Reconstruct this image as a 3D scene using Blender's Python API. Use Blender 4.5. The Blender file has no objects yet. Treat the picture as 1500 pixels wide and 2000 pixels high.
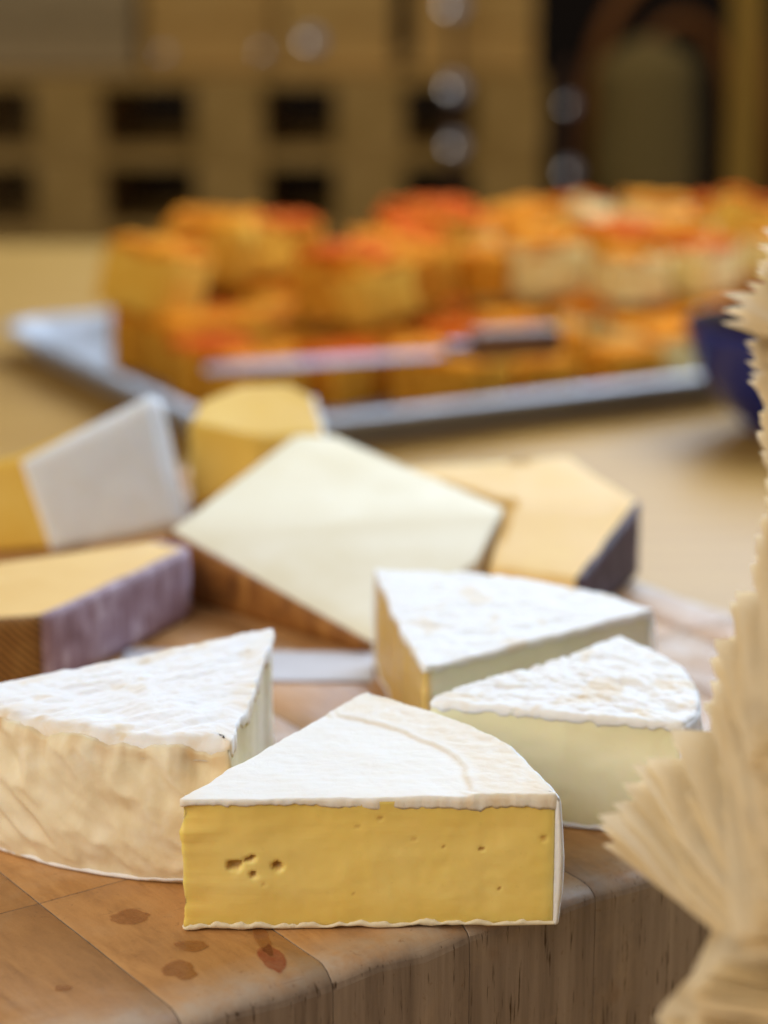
import bpy, bmesh, math, random
from mathutils import Vector, noise, Matrix

sc = bpy.context.scene
C = sc.collection
R = math.radians
random.seed(7)

# ------------------------------------------------------------------ camera, light, exposure
# plan coordinates: centimetres, x right, y away from the camera, z above the top of the chopping board
BOARD_TOP = 78.0          # cm above the floor
TABLE_TOP = 70.0
CAM_H = 26.2              # cm above the board top
PITCH = 15.0
FPX = 4300.0              # focal length in pixels of the 1500 x 2000 photograph

def W(x, y, z=0.0):       # plan cm -> world metres
    return Vector((x*.01, y*.01, (BOARD_TOP+z)*.01))

cam_d = bpy.data.cameras.new('camera')
cam = bpy.data.objects.new('camera', cam_d); C.objects.link(cam)
cam.location = W(0, 0, CAM_H)
cam.rotation_euler = (R(90-PITCH), 0, 0)
cam_d.sensor_fit = 'VERTICAL'; cam_d.sensor_height = 17.3; cam_d.sensor_width = 13.0
cam_d.lens = 17.3*FPX/2000
cam_d.clip_start = .02; cam_d.clip_end = 60
cam_d.dof.use_dof = True
cam_d.dof.focus_distance = .598
cam_d.dof.aperture_fstop = 3.1
sc.camera = cam

world = bpy.data.worlds.new('World'); sc.world = world; world.use_nodes = True
bg = world.node_tree.nodes['Background']
bg.inputs[0].default_value = (.86, .86, 1.0, 1); bg.inputs[1].default_value = .17

def area(name, loc, target, sx, sy, power, col):
    l = bpy.data.lights.new(name, 'AREA'); l.shape = 'RECTANGLE'; l.size = sx; l.size_y = sy
    l.energy = power; l.color = col
    o = bpy.data.objects.new(name, l); C.objects.link(o); o.location = loc
    o.rotation_euler = (Vector(target)-Vector(loc)).to_track_quat('-Z', 'Y').to_euler()
    return o
area('window_light', (.85, 1.85, 1.80), (0, .7, .78), 1.5, 1.0, 25, (.72, .85, 1.0))
area('far_window_light', (.75, 2.75, 1.80), (0, .8, .80), 2.2, 1.1, 46, (.68, .83, 1.0))
area('room_light', (-1.2, -.5, 2.0), (0, .7, .8), 1.6, 1.6, 36, (1.0, .88, .70))
area('hall_light', (.2, 3.3, 2.8), (-.3, 4.4, .5), 1.6, .8, 10, (1.0, .76, .38))

sc.view_settings.view_transform = 'Standard'; sc.view_settings.look = 'None'
sc.view_settings.gamma = 1; sc.view_settings.use_curve_mapping = False
sc.view_settings.exposure = 0.0
sc.cycles.max_bounces = 7; sc.cycles.diffuse_bounces = 4; sc.cycles.glossy_bounces = 3; sc.cycles.transmission_bounces = 4
sc.cycles.caustics_reflective = False; sc.cycles.caustics_refractive = False

# ------------------------------------------------------------------ helpers
def U(px, py, z=0.0):
    """photo pixel -> plan (x, y) on the level z"""
    a = R(PITCH) + math.atan((py-1000)/FPX)
    y = (CAM_H-z)/math.tan(a)
    depth = y*math.cos(R(PITCH)) + (CAM_H-z)*math.sin(R(PITCH))
    return ((px-750)/FPX*depth, y)
def U3(px, py, z):
    x, y = U(px, py, z); return (x, y, z)
def fbm(x, y, z=0.0, o=4):
    return noise.fractal(Vector((x, y, z)), 1.0, 2.0, o)
def sm(a, b, x):
    t = min(1, max(0, (x-a)/(b-a))); return t*t*(3-2*t)

class Mat:
    def __init__(s, name, rough=.5, spec=.4):
        s.m = bpy.data.materials.new(name); s.m.use_nodes = True
        s.nt = s.m.node_tree; s.n = s.nt.nodes; s.b = s.n['Principled BSDF']
        s.b.inputs['Roughness'].default_value = rough
        s.b.inputs['Specular IOR Level'].default_value = spec
    def link(s, a, b): s.nt.links.new(a, b); return s
    def coord(s, scale=(1, 1, 1), kind='Object', rot=(0, 0, 0)):
        t = s.n.new('ShaderNodeTexCoord'); m = s.n.new('ShaderNodeMapping')
        m.inputs['Scale'].default_value = scale; m.inputs['Rotation'].default_value = rot
        s.link(t.outputs[kind], m.inputs['Vector']); return m.outputs['Vector']
    def noise(s, vec, scale, detail=5, rough=.6, dist=0):
        t = s.n.new('ShaderNodeTexNoise'); t.inputs['Scale'].default_value = scale
        t.inputs['Detail'].default_value = detail; t.inputs['Roughness'].default_value = rough
        t.inputs['Distortion'].default_value = dist
        s.link(vec, t.inputs['Vector']); return t.outputs['Fac']
    def ramp(s, fac, stops):
        r = s.n.new('ShaderNodeValToRGB'); e = r.color_ramp.elements
        while len(e) < len(stops): e.new(.5)
        for el, (p, c) in zip(e, stops): el.position = p; el.color = tuple(c)+((1,) if len(c) == 3 else ())
        s.link(fac, r.inputs['Fac']); return r.outputs['Color']
    def mix(s, fac, a, b, mode='MIX'):
        m = s.n.new('ShaderNodeMix'); m.data_type = 'RGBA'; m.blend_type = mode
        for sock, v in ((m.inputs[0], fac), (m.inputs[6], a), (m.inputs[7], b)):
            if isinstance(v, (int, float)): sock.default_value = v
            elif isinstance(v, tuple): sock.default_value = v if len(v) == 4 else v+(1,)
            else: s.link(v, sock)
        return m.outputs[2]
    def attr(s, name):
        a = s.n.new('ShaderNodeAttribute'); a.attribute_name = name; return a.outputs['Fac']
    def math(s, op, a, b):
        m = s.n.new('ShaderNodeMath'); m.operation = op
        for sock, v in zip(m.inputs, (a, b)):
            if isinstance(v, (int, float)): sock.default_value = v
            else: s.link(v, sock)
        return m.outputs[0]
    def color(s, c):
        if isinstance(c, tuple): s.b.inputs['Base Color'].default_value = c if len(c) == 4 else c+(1,)
        else: s.link(c, s.b.inputs['Base Color'])
        return s
    def bump(s, h, strength=.3, dist=.001):
        b = s.n.new('ShaderNodeBump'); b.inputs['Strength'].default_value = strength
        b.inputs['Distance'].default_value = dist
        s.link(h, b.inputs['Height']); s.link(b.outputs[0], s.b.inputs['Normal']); return s
    def rough(s, c): s.link(c, s.b.inputs['Roughness']); return s
    def sss(s, w, rad, scale=1.0):
        s.b.inputs['Subsurface Weight'].default_value = w
        s.b.inputs['Subsurface Radius'].default_value = rad
        s.b.inputs['Subsurface Scale'].default_value = scale; return s

def mesh(name, verts, faces, mat, smooth=True, tint=None):
    """verts in cm, stored in metres"""
    me = bpy.data.meshes.new(name)
    me.from_pydata([(v[0]*.01, v[1]*.01, v[2]*.01) for v in verts], [], faces)
    if tint is not None:
        a = me.attributes.new('tint', 'FLOAT', 'POINT'); a.data.foreach_set('value', tint)
    me.materials.append(mat)
    bm = bmesh.new(); bm.from_mesh(me); bmesh.ops.recalc_face_normals(bm, faces=bm.faces); bm.to_mesh(me); bm.free()
    if smooth: me.polygons.foreach_set('use_smooth', [True]*len(me.polygons))
    me.update(); return me
def obj(name, me, parent=None, loc=None):
    o = bpy.data.objects.new(name, me); C.objects.link(o)
    if parent: o.parent = parent
    if loc is not None: o.location = loc
    return o
def empty(name, loc, rz=0):
    o = bpy.data.objects.new(name, None); C.objects.link(o); o.location = loc; o.rotation_euler = (0, 0, rz)
    o.empty_display_size = .02
    return o
def tag(o, label, cat, group=None):
    o['label'] = label; o['category'] = cat
    if group: o['group'] = group
    return o
def structure(o): o['kind'] = 'structure'; return o

def bm_mesh(name, bm, mat, smooth=False):
    """bmesh in cm -> mesh in metres"""
    bmesh.ops.scale(bm, vec=(.01, .01, .01), verts=bm.verts)
    bmesh.ops.recalc_face_normals(bm, faces=bm.faces)
    me = bpy.data.meshes.new(name); bm.to_mesh(me); bm.free()
    me.materials.append(mat)
    if smooth: me.polygons.foreach_set('use_smooth', [True]*len(me.polygons))
    return me
def box_bm(x0, x1, y0, y1, z0, z1, bev=0, seg=2, bm=None):
    own = bm is None
    if own: bm = bmesh.new()
    r = bmesh.ops.create_cube(bm, size=1)
    for v in r['verts']:
        v.co = Vector((x0+(v.co.x+.5)*(x1-x0), y0+(v.co.y+.5)*(y1-y0), z0+(v.co.z+.5)*(z1-z0)))
    if bev:
        es = list({e for v in r['verts'] for e in v.link_edges})
        bmesh.ops.bevel(bm, geom=es, offset=bev, segments=seg, affect='EDGES', profile=.6)
    return bm

def ngrid(rows, closed=False):
    """faces for a list of equally long rows of vertex indices"""
    f = []
    for a, b in zip(rows, rows[1:]):
        n = len(a); m = n if closed else n-1
        for i in range(m):
            j = (i+1) % n
            f.append((a[i], a[j], b[j], b[i]))
    return f

# ------------------------------------------------------------------ materials
def m_board():
    m = Mat('butcher_block_wood', .42, .35)
    co = m.coord((1, 1, 1))
    oi = m.n.new('ShaderNodeObjectInfo')
    off = m.n.new('ShaderNodeVectorMath'); off.operation = 'ADD'
    sc3 = m.n.new('ShaderNodeVectorMath'); sc3.operation = 'SCALE'; sc3.inputs['Scale'].default_value = 3.1
    comb = m.n.new('ShaderNodeCombineXYZ'); m.link(oi.outputs['Random'], comb.inputs[0]); m.link(oi.outputs['Random'], comb.inputs[1])
    m.link(comb.outputs[0], sc3.inputs[0]); m.link(co, off.inputs[0]); m.link(sc3.outputs[0], off.inputs[1])
    v = off.outputs[0]
    mp = m.n.new('ShaderNodeMapping'); mp.inputs['Scale'].default_value = (260, 55, 30); m.link(v, mp.inputs[0])
    grain = m.noise(mp.outputs[0], 1, 6, .65, .4)
    big = m.noise(v, 28, 5, .6, .8)
    fine = m.noise(v, 700, 3, .6)
    col = m.ramp(grain, [(.28, (.20, .075, .018)), (.5, (.43, .20, .055)), (.74, (.64, .34, .115))])
    col = m.mix(m.ramp(big, [(.32, (0, 0, 0)), (.68, (1, 1, 1))]), col, (.60, .32, .12), 'MIX')
    col = m.mix(.45, col, m.mix(grain, (.26, .125, .045), (.60, .35, .15)))
    # per-stave tone
    tone = m.ramp(oi.outputs['Random'], [(0, (.84, .80, .76)), (1, (1.06, 1.05, 1.03))])
    col = m.mix(1.0, col, tone, 'MULTIPLY')
    # end-grain pores on the upright sides
    mp2 = m.n.new('ShaderNodeMapping'); mp2.inputs['Scale'].default_value = (900, 900, 70); m.link(v, mp2.inputs[0])
    pores = m.noise(mp2.outputs[0], 1, 3, .6)
    streak = m.n.new('ShaderNodeMapping'); streak.inputs['Scale'].default_value = (190, 190, 9); m.link(v, streak.inputs[0])
    stv = m.noise(streak.outputs[0], 1, 4, .6)
    side = m.ramp(stv, [(.25, (.19, .145, .115)), (.55, (.34, .27, .215)), (.8, (.44, .355, .285))])
    side = m.mix(m.ramp(pores, [(.60, (0, 0, 0)), (.70, (1, 1, 1))]), side, (.075, .045, .028))
    geo = m.n.new('ShaderNodeNewGeometry'); sx = m.n.new('ShaderNodeSeparateXYZ'); m.link(geo.outputs['Normal'], sx.inputs[0])
    up = m.ramp(sx.outputs[2], [(.35, (0, 0, 0)), (.85, (1, 1, 1))])
    # worn, greyed rim
    rim = m.math('MULTIPLY', m.attr('tint'), m.ramp(m.noise(v, 90, 5, .65), [(.28, (.15,)*3), (.6, (1,)*3)]))
    col = m.mix(rim, col, m.mix(big, (.30, .235, .18), (.62, .52, .42)))
    col = m.mix(up, side, col)
    # knife scratches
    mp3 = m.n.new('ShaderNodeMapping'); mp3.inputs['Scale'].default_value = (40, 1500, 40); mp3.inputs['Rotation'].default_value = (0, 0, .5)
    m.link(v, mp3.inputs[0]); scr = m.noise(mp3.outputs[0], 1, 2, .5)
    col = m.mix(m.ramp(scr, [(.70, (0, 0, 0)), (.76, (.35,)*3)]), col, (.20, .10, .045))
    spk = m.noise(v, 420, 4, .7)
    col = m.mix(m.ramp(spk, [(.62, (0, 0, 0)), (.74, (.55,)*3)]), col, (.16, .075, .03))
    wear = m.noise(v, 11, 6, .7, 1.0)
    col = m.mix(m.ramp(wear, [(.50, (0, 0, 0)), (.72, (.45,)*3)]), col, (.58, .42, .26))
    m.color(col)
    m.rough(m.ramp(big, [(.3, (.32,)*3), (.7, (.6,)*3)]))
    h = m.math('ADD', m.math('MULTIPLY', grain, .6), m.math('ADD', m.math('MULTIPLY', fine, .25), m.math('MULTIPLY', pores, -.5)))
    m.bump(h, .45, .0004)
    return m.m

def m_paste(name, c1, c2, rough=.42, sss=.35, alt=None, bmp=.05, spec=.4):
    m = Mat(name, rough, spec)
    co = m.coord()
    n1 = m.noise(co, 45, 5, .6, .5); n2 = m.noise(co, 420, 3, .6)
    col = m.mix(m.ramp(n1, [(.3, (0, 0, 0)), (.7, (1, 1, 1))]), c1, c2)
    sep = m.n.new('ShaderNodeSeparateXYZ'); m.link(co, sep.inputs[0])
    hz = m.math('ADD', sep.outputs[2], m.math('MULTIPLY', m.math('SUBTRACT', n1, .5), .012))
    ripe = m.ramp(m.math('MULTIPLY', hz, 27.0), [(.0, (1, 1, 1)), (.34, (0, 0, 0)), (.66, (0, 0, 0)), (1.0, (1, 1, 1))])
    col = m.mix(m.math('MULTIPLY', ripe, .55), col, (c1[0]*.93, c1[1]*.84, c1[2]*.62))
    drag = m.noise(m.coord((18, 18, 420), rot=(0, .10, .0)), 1, 4, .6, .3)
    t = m.attr('tint')
    col = m.mix(m.ramp(n2, [(.66, (0, 0, 0)), (.8, (.25,)*3)]), col, tuple(x*.7 for x in c1))
    col = m.mix(t, col, alt or (c1[0]*.50, c1[1]*.33, c1[2]*.22))
    m.color(col)
    m.rough(m.ramp(n1, [(.3, (rough-.08,)*3), (.7, (rough+.12,)*3)]))
    m.bump(m.math('ADD', m.math('MULTIPLY', drag, .55), m.math('ADD', m.math('MULTIPLY', n1, .7), m.math('MULTIPLY', n2, .3))), bmp*2, .0012)
    m.sss(sss, (.006, .0038, .0014))
    return m.m

def m_bloom(name, white=(.85, .82, .82), ochre=(.66, .45, .22), rot=0.3, amt=.55, bmp=.5, n2amt=.55):
    """downy white mould rind with ochre patches"""
    m = Mat(name, .72, .25)
    co = m.coord()
    n1 = m.noise(co, 60, 6, .62, 1.2)
    st = m.coord((60, 330, 100), rot=(0, 0, rot)); n2 = m.noise(st, 1, 4, .6, .6)
    n3 = m.noise(co, 1500, 3, .7)
    n4 = m.noise(co, 150, 5, .65, .6)
    col = m.mix(m.ramp(n2, [(.3, (.25,)*3), (.62, (0,)*3)]), white, (white[0]*.93, white[1]*.86, white[2]*.76))
    patch = m.ramp(n1, [(.56, (0,)*3), (.72, (amt,)*3)])
    col = m.mix(patch, col, m.mix(.45, ochre, white))
    t = m.math('MULTIPLY', m.attr('tint'), m.ramp(n4, [(.28, (.25,)*3), (.58, (1,)*3)]))
    col = m.mix(t, col, ochre)
    m.color(col)
    h = m.math('ADD', m.math('MULTIPLY', n2, n2amt), m.math('ADD', m.math('MULTIPLY', n3, .12), m.math('MULTIPLY', n4, .45)))
    m.bump(h, bmp, .0012)
    m.sss(.25, (.004, .003, .002))
    return m.m

def m_side_rind():
    m = Mat('beige_bloomy_rind', .62, .3)
    co = m.coord()
    n1 = m.noise(co, 38, 5, .6, 1.5); n4 = m.noise(co, 170, 5, .65, .8); n3 = m.noise(co, 1300, 3, .7)
    col = m.ramp(n1, [(.25, (.76, .63, .40)), (.5, (.83, .73, .52)), (.75, (.87, .81, .66))])
    col = m.mix(m.ramp(n4, [(.64, (0,)*3), (.8, (.30,)*3)]), col, (.62, .44, .22))
    col = m.mix(m.attr('tint'), col, (.62, .40, .18))
    m.color(col)
    m.bump(m.math('ADD', m.math('MULTIPLY', n4, .5), m.math('MULTIPLY', n3, .15)), .22, .0012)
    m.sss(.2, (.004, .003, .0015))
    return m.m

def m_hard_rind(name, a, b, c, stripes=None):
    m = Mat(name, .6, .3)
    co = m.coord()
    n1 = m.noise(co, 70, 6, .65, .8)
    st = m.coord((240, 240, 40)); n2 = m.noise(st, 1, 4, .6, .5)
    col = m.ramp(m.math('ADD', m.math('MULTIPLY', n1, .5), m.math('MULTIPLY', n2, .5)), [(.34, a), (.5, b), (.66, c)])
    h = n2
    if stripes:
        w = m.n.new('ShaderNodeTexWave'); w.inputs['Scale'].default_value = 1; w.inputs['Distortion'].default_value = 1.5
        m.link(m.coord((stripes, stripes, stripes), rot=(0, .7, .4)), w.inputs[0])
        col = m.mix(w.outputs['Fac'], col, tuple(x*.25 for x in a)); h = w.outputs['Fac']
    m.color(col); m.bump(h, .5, .0015)
    return m.m

def m_simple(name, a, b, scale=40, rough=.5, spec=.4, bump=.2, dist=.001, stretch=(1, 1, 1), sss=0, metal=0):
    m = Mat(name, rough, spec)
    co = m.coord(stretch)
    n1 = m.noise(co, scale, 5, .6, .4)
    m.color(m.ramp(n1, [(.3, a), (.7, b)]))
    if bump: m.bump(n1, bump, dist)
    if sss: m.sss(sss, (.004, .003, .0015))
    m.b.inputs['Metallic'].default_value = metal
    return m.m

M = {}
M['board'] = m_board()
M['paste_yellow'] = m_paste('yellow_ripe_paste', (.88, .65, .17), (.93, .72, .24))
M['paste_pale'] = m_paste('pale_firm_paste', (.87, .82, .55), (.90, .86, .63))
M['paste_pale_a'] = m_paste('pale_young_paste', (.78, .78, .66), (.84, .84, .74))
M['paste_b'] = m_paste('pale_paste_with_warm_lit_end', (.78, .78, .64), (.84, .84, .72), alt=(.68, .47, .16))  # alt colours the left face as warmly lit
M['paste_tan'] = m_paste('tan_hard_paste', (.80, .52, .19), (.87, .62, .27), .5, 0, spec=.12)
M['paste_cream'] = m_paste('cream_hard_paste', (.76, .69, .50), (.82, .77, .62), .38, 0, spec=.12)
M['paste_gold'] = m_paste('golden_blue_paste', (.78, .50, .09), (.86, .62, .17), .5, 0, spec=.12)
M['bloom_d'] = m_bloom('smooth_white_rind', (.87, .85, .82), (.76, .58, .34), .35, .08, .35, .12)
M['bloom_a'] = m_bloom('streaked_white_rind', (.87, .87, .89), (.76, .60, .38), -.65, .22, .4)
M['bloom_b'] = m_bloom('crinkled_white_rind', (.87, .87, .88), (.78, .62, .40), .45, .32, .45)
M['bloom_plain'] = m_bloom('plain_white_rind', (.80, .82, .84), (.70, .62, .45), .2, .25)
M['side_rind'] = m_side_rind()
M['cream_rind'] = m_bloom('cream_bottom_rind', (.82, .72, .52), (.74, .54, .26), .2, .5)
M['white_side'] = m_bloom('white_outer_rind', (.86, .86, .88), (.75, .62, .42), .2, .2)
M['purple_rind'] = m_hard_rind('purple_grey_rind', (.20, .11, .13), (.36, .25, .31), (.60, .50, .60))
M['dark_purple_rind'] = m_hard_rind('dark_purple_rind', (.03, .016, .026), (.075, .045, .065), (.19, .13, .165))
M['brown_rind'] = m_hard_rind('brown_basket_rind', (.10, .035, .008), (.26, .10, .02), (.42, .20, .05))
M['stripe_rind'] = m_hard_rind('striped_basket_rind', (.30, .13, .03), (.42, .20, .05), (.52, .28, .08), 170)
M['table'] = m_simple('varnished_table_wood', (.38, .205, .045), (.50, .29, .075), 6, .45, .22, .1, .0006, (1, 14, 1))
M['floor'] = m_simple('dark_floor', (.05, .035, .022), (.08, .055, .035), 4, .6)
M['wall'] = m_simple('dim_brown_wall', (.012, .006, .002), (.02, .011, .005), 2, .8)
M['tray'] = m_simple('aluminium_tray', (.38, .41, .47), (.47, .50, .56), 25, .55, .4, .05, .0005, (1, 1, 1), 0, .4)
M['steel'] = m_simple('brushed_steel', (.16, .14, .18), (.24, .21, .27), 60, .32, .5, .03, .0003, (1, 8, 1), 0, 1)
M['handle'] = m_simple('dark_wood_handle', (.09, .04, .02), (.16, .075, .035), 60, .4)
M['pallet'] = m_simple('weathered_pallet_wood', (.42, .26, .07), (.66, .43, .15), 9, .75, .2, .3, .002, (1, 5, 5))
M['crate'] = m_simple('crate_wood', (.56, .34, .10), (.74, .50, .18), 9, .7, .2, .3, .002, (2, 6, 6))
M['crate_grey'] = m_simple('grey_crate_wood', (.34, .26, .14), (.50, .39, .22), 9, .7, .2, .3, .002, (2, 6, 6))
M['post'] = m_simple('golden_post_wood', (.40, .23, .03), (.52, .32, .06), 6, .55, .3, .2, .001, (8, 8, 1))
M['chair'] = m_simple('red_brown_bentwood', (.22, .08, .012), (.34, .13, .02), 10, .4)
M['sack'] = m_simple('olive_sackcloth', (.22, .16, .05), (.29, .22, .08), 60, .9)
M['paper'] = m_simple('white_paper', (.50, .49, .52), (.57, .56, .60), 30, .6, .3, .1)
M['bowl'] = Mat('cobalt_glaze', .12, .6).color((.010, .022, .20)).m
M['bowl_in'] = Mat('dark_inner_glaze', .15, .5).color((.030, .012, .012)).m
M['glint_stud'] = m_simple('polished_steel', (.80, .82, .86), (.86, .88, .92), 20, .12, .5, 0, .001, (1, 1, 1), 0, 1)
M['cornbread'] = m_simple('yellow_crumb', (.60, .31, .03), (.84, .52, .09), 110, .9, .05, .8, .003)
M['pale_crumb'] = m_simple('pale_crumb', (.78, .62, .24), (.86, .74, .38), 110, .9, .05, .7, .003)
M['gold_crumb'] = m_simple('golden_crumb', (.40, .13, .008), (.76, .38, .04), 110, .9, .05, .8, .003)
M['crust_red'] = m_simple('orange_red_crust', (.36, .035, .003), (.76, .15, .008), 70, .9, .05, .8, .003)
M['crust_orange'] = m_simple('toasted_orange_crust', (.42, .085, .004), (.82, .32, .018), 70, .9, .05, .8, .003)
def m_napkin():
    m = Mat('cream_tissue_paper', .85, .15)
    n = m.noise(m.coord(), 500, 3, .6)
    m.color(m.ramp(n, [(.3, (.91, .79, .55)), (.7, (.94, .85, .65))])); m.bump(n, .25, .0004)
    tr = m.n.new('ShaderNodeBsdfTranslucent'); tr.inputs[0].default_value = (.96, .84, .60, 1)
    mx = m.n.new('ShaderNodeMixShader'); mx.inputs[0].default_value = .45
    m.link(m.b.outputs[0], mx.inputs[1]); m.link(tr.outputs[0], mx.inputs[2])
    m.link(mx.outputs[0], m.n['Material Output'].inputs[0])
    return m.m
M['napkin'] = m_napkin()
def m_stain(name, c, a):
    m = Mat(name, .18, .5); m.color(c)
    t = m.n.new('ShaderNodeBsdfTransparent'); t.inputs[0].default_value = (1, 1, 1, 1)
    mx = m.n.new('ShaderNodeMixShader')
    f = m.math('MULTIPLY', m.attr('tint'), m.ramp(m.noise(m.coord((300, 300, 300)), 1, 5, .7), [(.3, (a-.2,)*3), (.7, (a+.25,)*3)]))
    m.link(f, mx.inputs[0]); m.link(t.outputs[0], mx.inputs[1]); m.link(m.b.outputs[0], mx.inputs[2])
    m.link(mx.outputs[0], m.n['Material Output'].inputs[0])
    return m.m
M['stain_brown'] = m_stain('brown_juice_stain', (.36, .13, .03), .50)
M['stain_red'] = m_stain('red_juice_stain', (.34, .05, .03), .55)

# ------------------------------------------------------------------ floor, wall, table
structure(obj('floor', mesh('floor', [(-600, -300, 0), (600, -300, 0), (600, 900, 0), (-600, 900, 0)], [(0, 1, 2, 3)], M['floor'], False)))
bm = box_bm(-600, 600, 720, 730, 0, 320); structure(obj('back_wall', bm_mesh('back_wall', bm, M['wall'])))
tb = empty('long_table', (0, 1.3, 0)); tag(tb, 'long varnished wooden table carrying the board and the tray', 'table')
obj('table_top', bm_mesh('table_top', box_bm(-90, 90, -115, 112, 66, TABLE_TOP, .4), M['table']), tb)
for x in (-82, 82):
    for y in (-107, 104):
        obj('leg', bm_mesh('leg', box_bm(x-3, x+3, y-3, y+3, 0, 65.95, .3), M['table']), tb)

# ------------------------------------------------------------------ chopping board: staves glued side by side
UX, UY = .821, .571            # along the near edge
VX, VY = -.631, .776           # away from the near edge
CX, CY = 23.3, 69.07            # right-hand corner
BT = BOARD_TOP-TABLE_TOP
board = empty('chopping_board', W(CX, CY, -BT+.01), math.atan2(UY, UX))
tag(board, 'thick butcher block chopping board with worn rim under the cheeses', 'chopping board')
LEN_U, LEN_V = 54.0, 50.0      # local: x from -LEN_U to 0, y from 0 to LEN_V
random.seed(11)
def stave(x0, x1, y0, y1, near, far, left, right):
    """one stave; outer ends get the worn, rounded rim"""
    g = .012
    x0 += 0 if left else g; x1 -= 0 if right else g; y0 += 0 if near else g; y1 -= 0 if far else g
    def ticks(a, b, lo, hi):
        t = [a, a+.03]
        if lo: t += [a+.12, a+.3, a+.55, a+.85, a+1.3, a+2.0]
        n = max(2, int((b-a)/1.2)); t += [a+(b-a)*i/n for i in range(1, n)]
        if hi: t += [b-.12, b-.3, b-.55, b-.85, b-1.3, b-2.0]
        t += [b-.03, b]
        t = sorted(t); r = [t[0]]
        for q in t[1:]:
            if q-r[-1] > .025: r.append(q)
        return r
    xs = ticks(x0, x1, left, right); ys = ticks(y0, y1, near, far)
    V = []; T = []; rows = []
    for y in ys:
        row = []
        for x in xs:
            z = BT
            e = min((y-y0) if near else 9, (y1-y) if far else 9, (x-x0) if left else 9, (x1-x) if right else 9)
            seam = min((y-y0) if not near else 9, (y1-y) if not far else 9, (x-x0) if not left else 9, (x1-x) if not right else 9)
            nn = fbm(x*.35, y*.35, 3.1)
            rr = .75+.35*nn
            if e < rr: z -= (rr-math.sqrt(max(0, rr*rr-(rr-e)**2)))*.75
            if seam < .02: z -= .02
            z += .018*fbm(x*.8, y*.8, 5)
            row.append(len(V)); V.append((x, y, z)); T.append(sm(2.2, .1, e)*.9)
        rows.append(row)
    F = ngrid(rows)
    # skirt
    per = rows[0] + [r[-1] for r in rows[1:]] + rows[-1][::-1][1:] + [r[0] for r in rows[::-1]][1:-1]
    prev = per
    for zz in (BT-1.2, BT-3.5, BT-6, .0):
        cur = []
        for i in per:
            cur.append(len(V)); V.append((V[i][0], V[i][1], zz)); T.append(0)
        m = len(per)
        for i in range(m):
            j = (i+1) % m; F.append((prev[i], prev[j], cur[j], cur[i]))
        prev = cur
    F.append(tuple(prev[::-1]))
    me = mesh('stave', V, F, M['board'], False, T)
    # smooth only the top
    nT = sum(len(r)-1 for r in rows[1:])
    me.polygons.foreach_set('use_smooth', [p.normal.z > .3 for p in me.polygons])
    return me
# strip boundaries measured along the near edge (s = 40.7 + k * 4.45), right corner at s = 61.05
bounds = [0.0]
k = 4
while True:
    b_ = 37.44+4.43*k-58.57
    if b_ < -LEN_U+1: break
    if b_ < -.5: bounds.append(b_)
    k -= 1
bounds.append(-LEN_U)
for i in range(len(bounds)-1):
    x1, x0 = bounds[i], bounds[i+1]
    cuts = [0.0]
    first = random.uniform(9, 24)
    if abs((x1+58.57)-28.58) < .2 or abs((x1+58.57)-24.15) < .2: first = 8.0
    while first < LEN_V-6:
        cuts.append(first); first += random.uniform(15, 24)
    cuts.append(LEN_V)
    for j in range(len(cuts)-1):
        obj('stave', stave(x0, x1, cuts[j], cuts[j+1], j == 0, j == len(cuts)-2, i == len(bounds)-2, i == 0), board)

# juice stains lying on the wood
def stain(px, py, rx, ry, mat, seed, rot=0):
    cx, cy = U(px, py, 0); V = [(0, 0, 0)]; T = [1.0]; n = 64; F = []
    rr = (.4, .7, .88, 1.0)
    for ring in rr:
        for i in range(n):
            a = 2*math.pi*i/n
            r = ring*(1+.45*fbm(math.cos(a)*.9+seed, math.sin(a)*.9, seed, 3)*ring)
            x, y = rx*r*math.cos(a), ry*r*math.sin(a)
            V.append((x*math.cos(rot)-y*math.sin(rot), x*math.sin(rot)+y*math.cos(rot), 0)); T.append((.8, .85, 1.0, .0)[rr.index(ring)])
    for i in range(n):
        j = (i+1) % n
        F.append((0, 1+i, 1+j))
        for q in range(3): F.append((1+q*n+i, 1+q*n+n+i, 1+q*n+n+j, 1+q*n+j))
    o = obj('juice_stain', mesh('juice_stain', V, F, mat, True, T), board)
    o.matrix_parent_inverse = (Matrix.Translation(board.location) @ Matrix.Rotation(board.rotation_euler.z, 4, 'Z')).inverted()
    o.location = W(cx, cy, .036)
stain(258, 1792, .62, .48, M['stain_brown'], 1.3)
stain(352, 1898, .46, .55, M['stain_brown'], 4.4, .3)
stain(512, 1838, .22, 1.0, M['stain_brown'], 6.1, .25)
stain(530, 1872, .30, .75, M['stain_red'], 8.2, .2)
stain(372, 1850, .42, .30, M['stain_brown'], 2.2)
stain(122, 1932, .22, .16, M['stain_brown'], 9.2)

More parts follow.
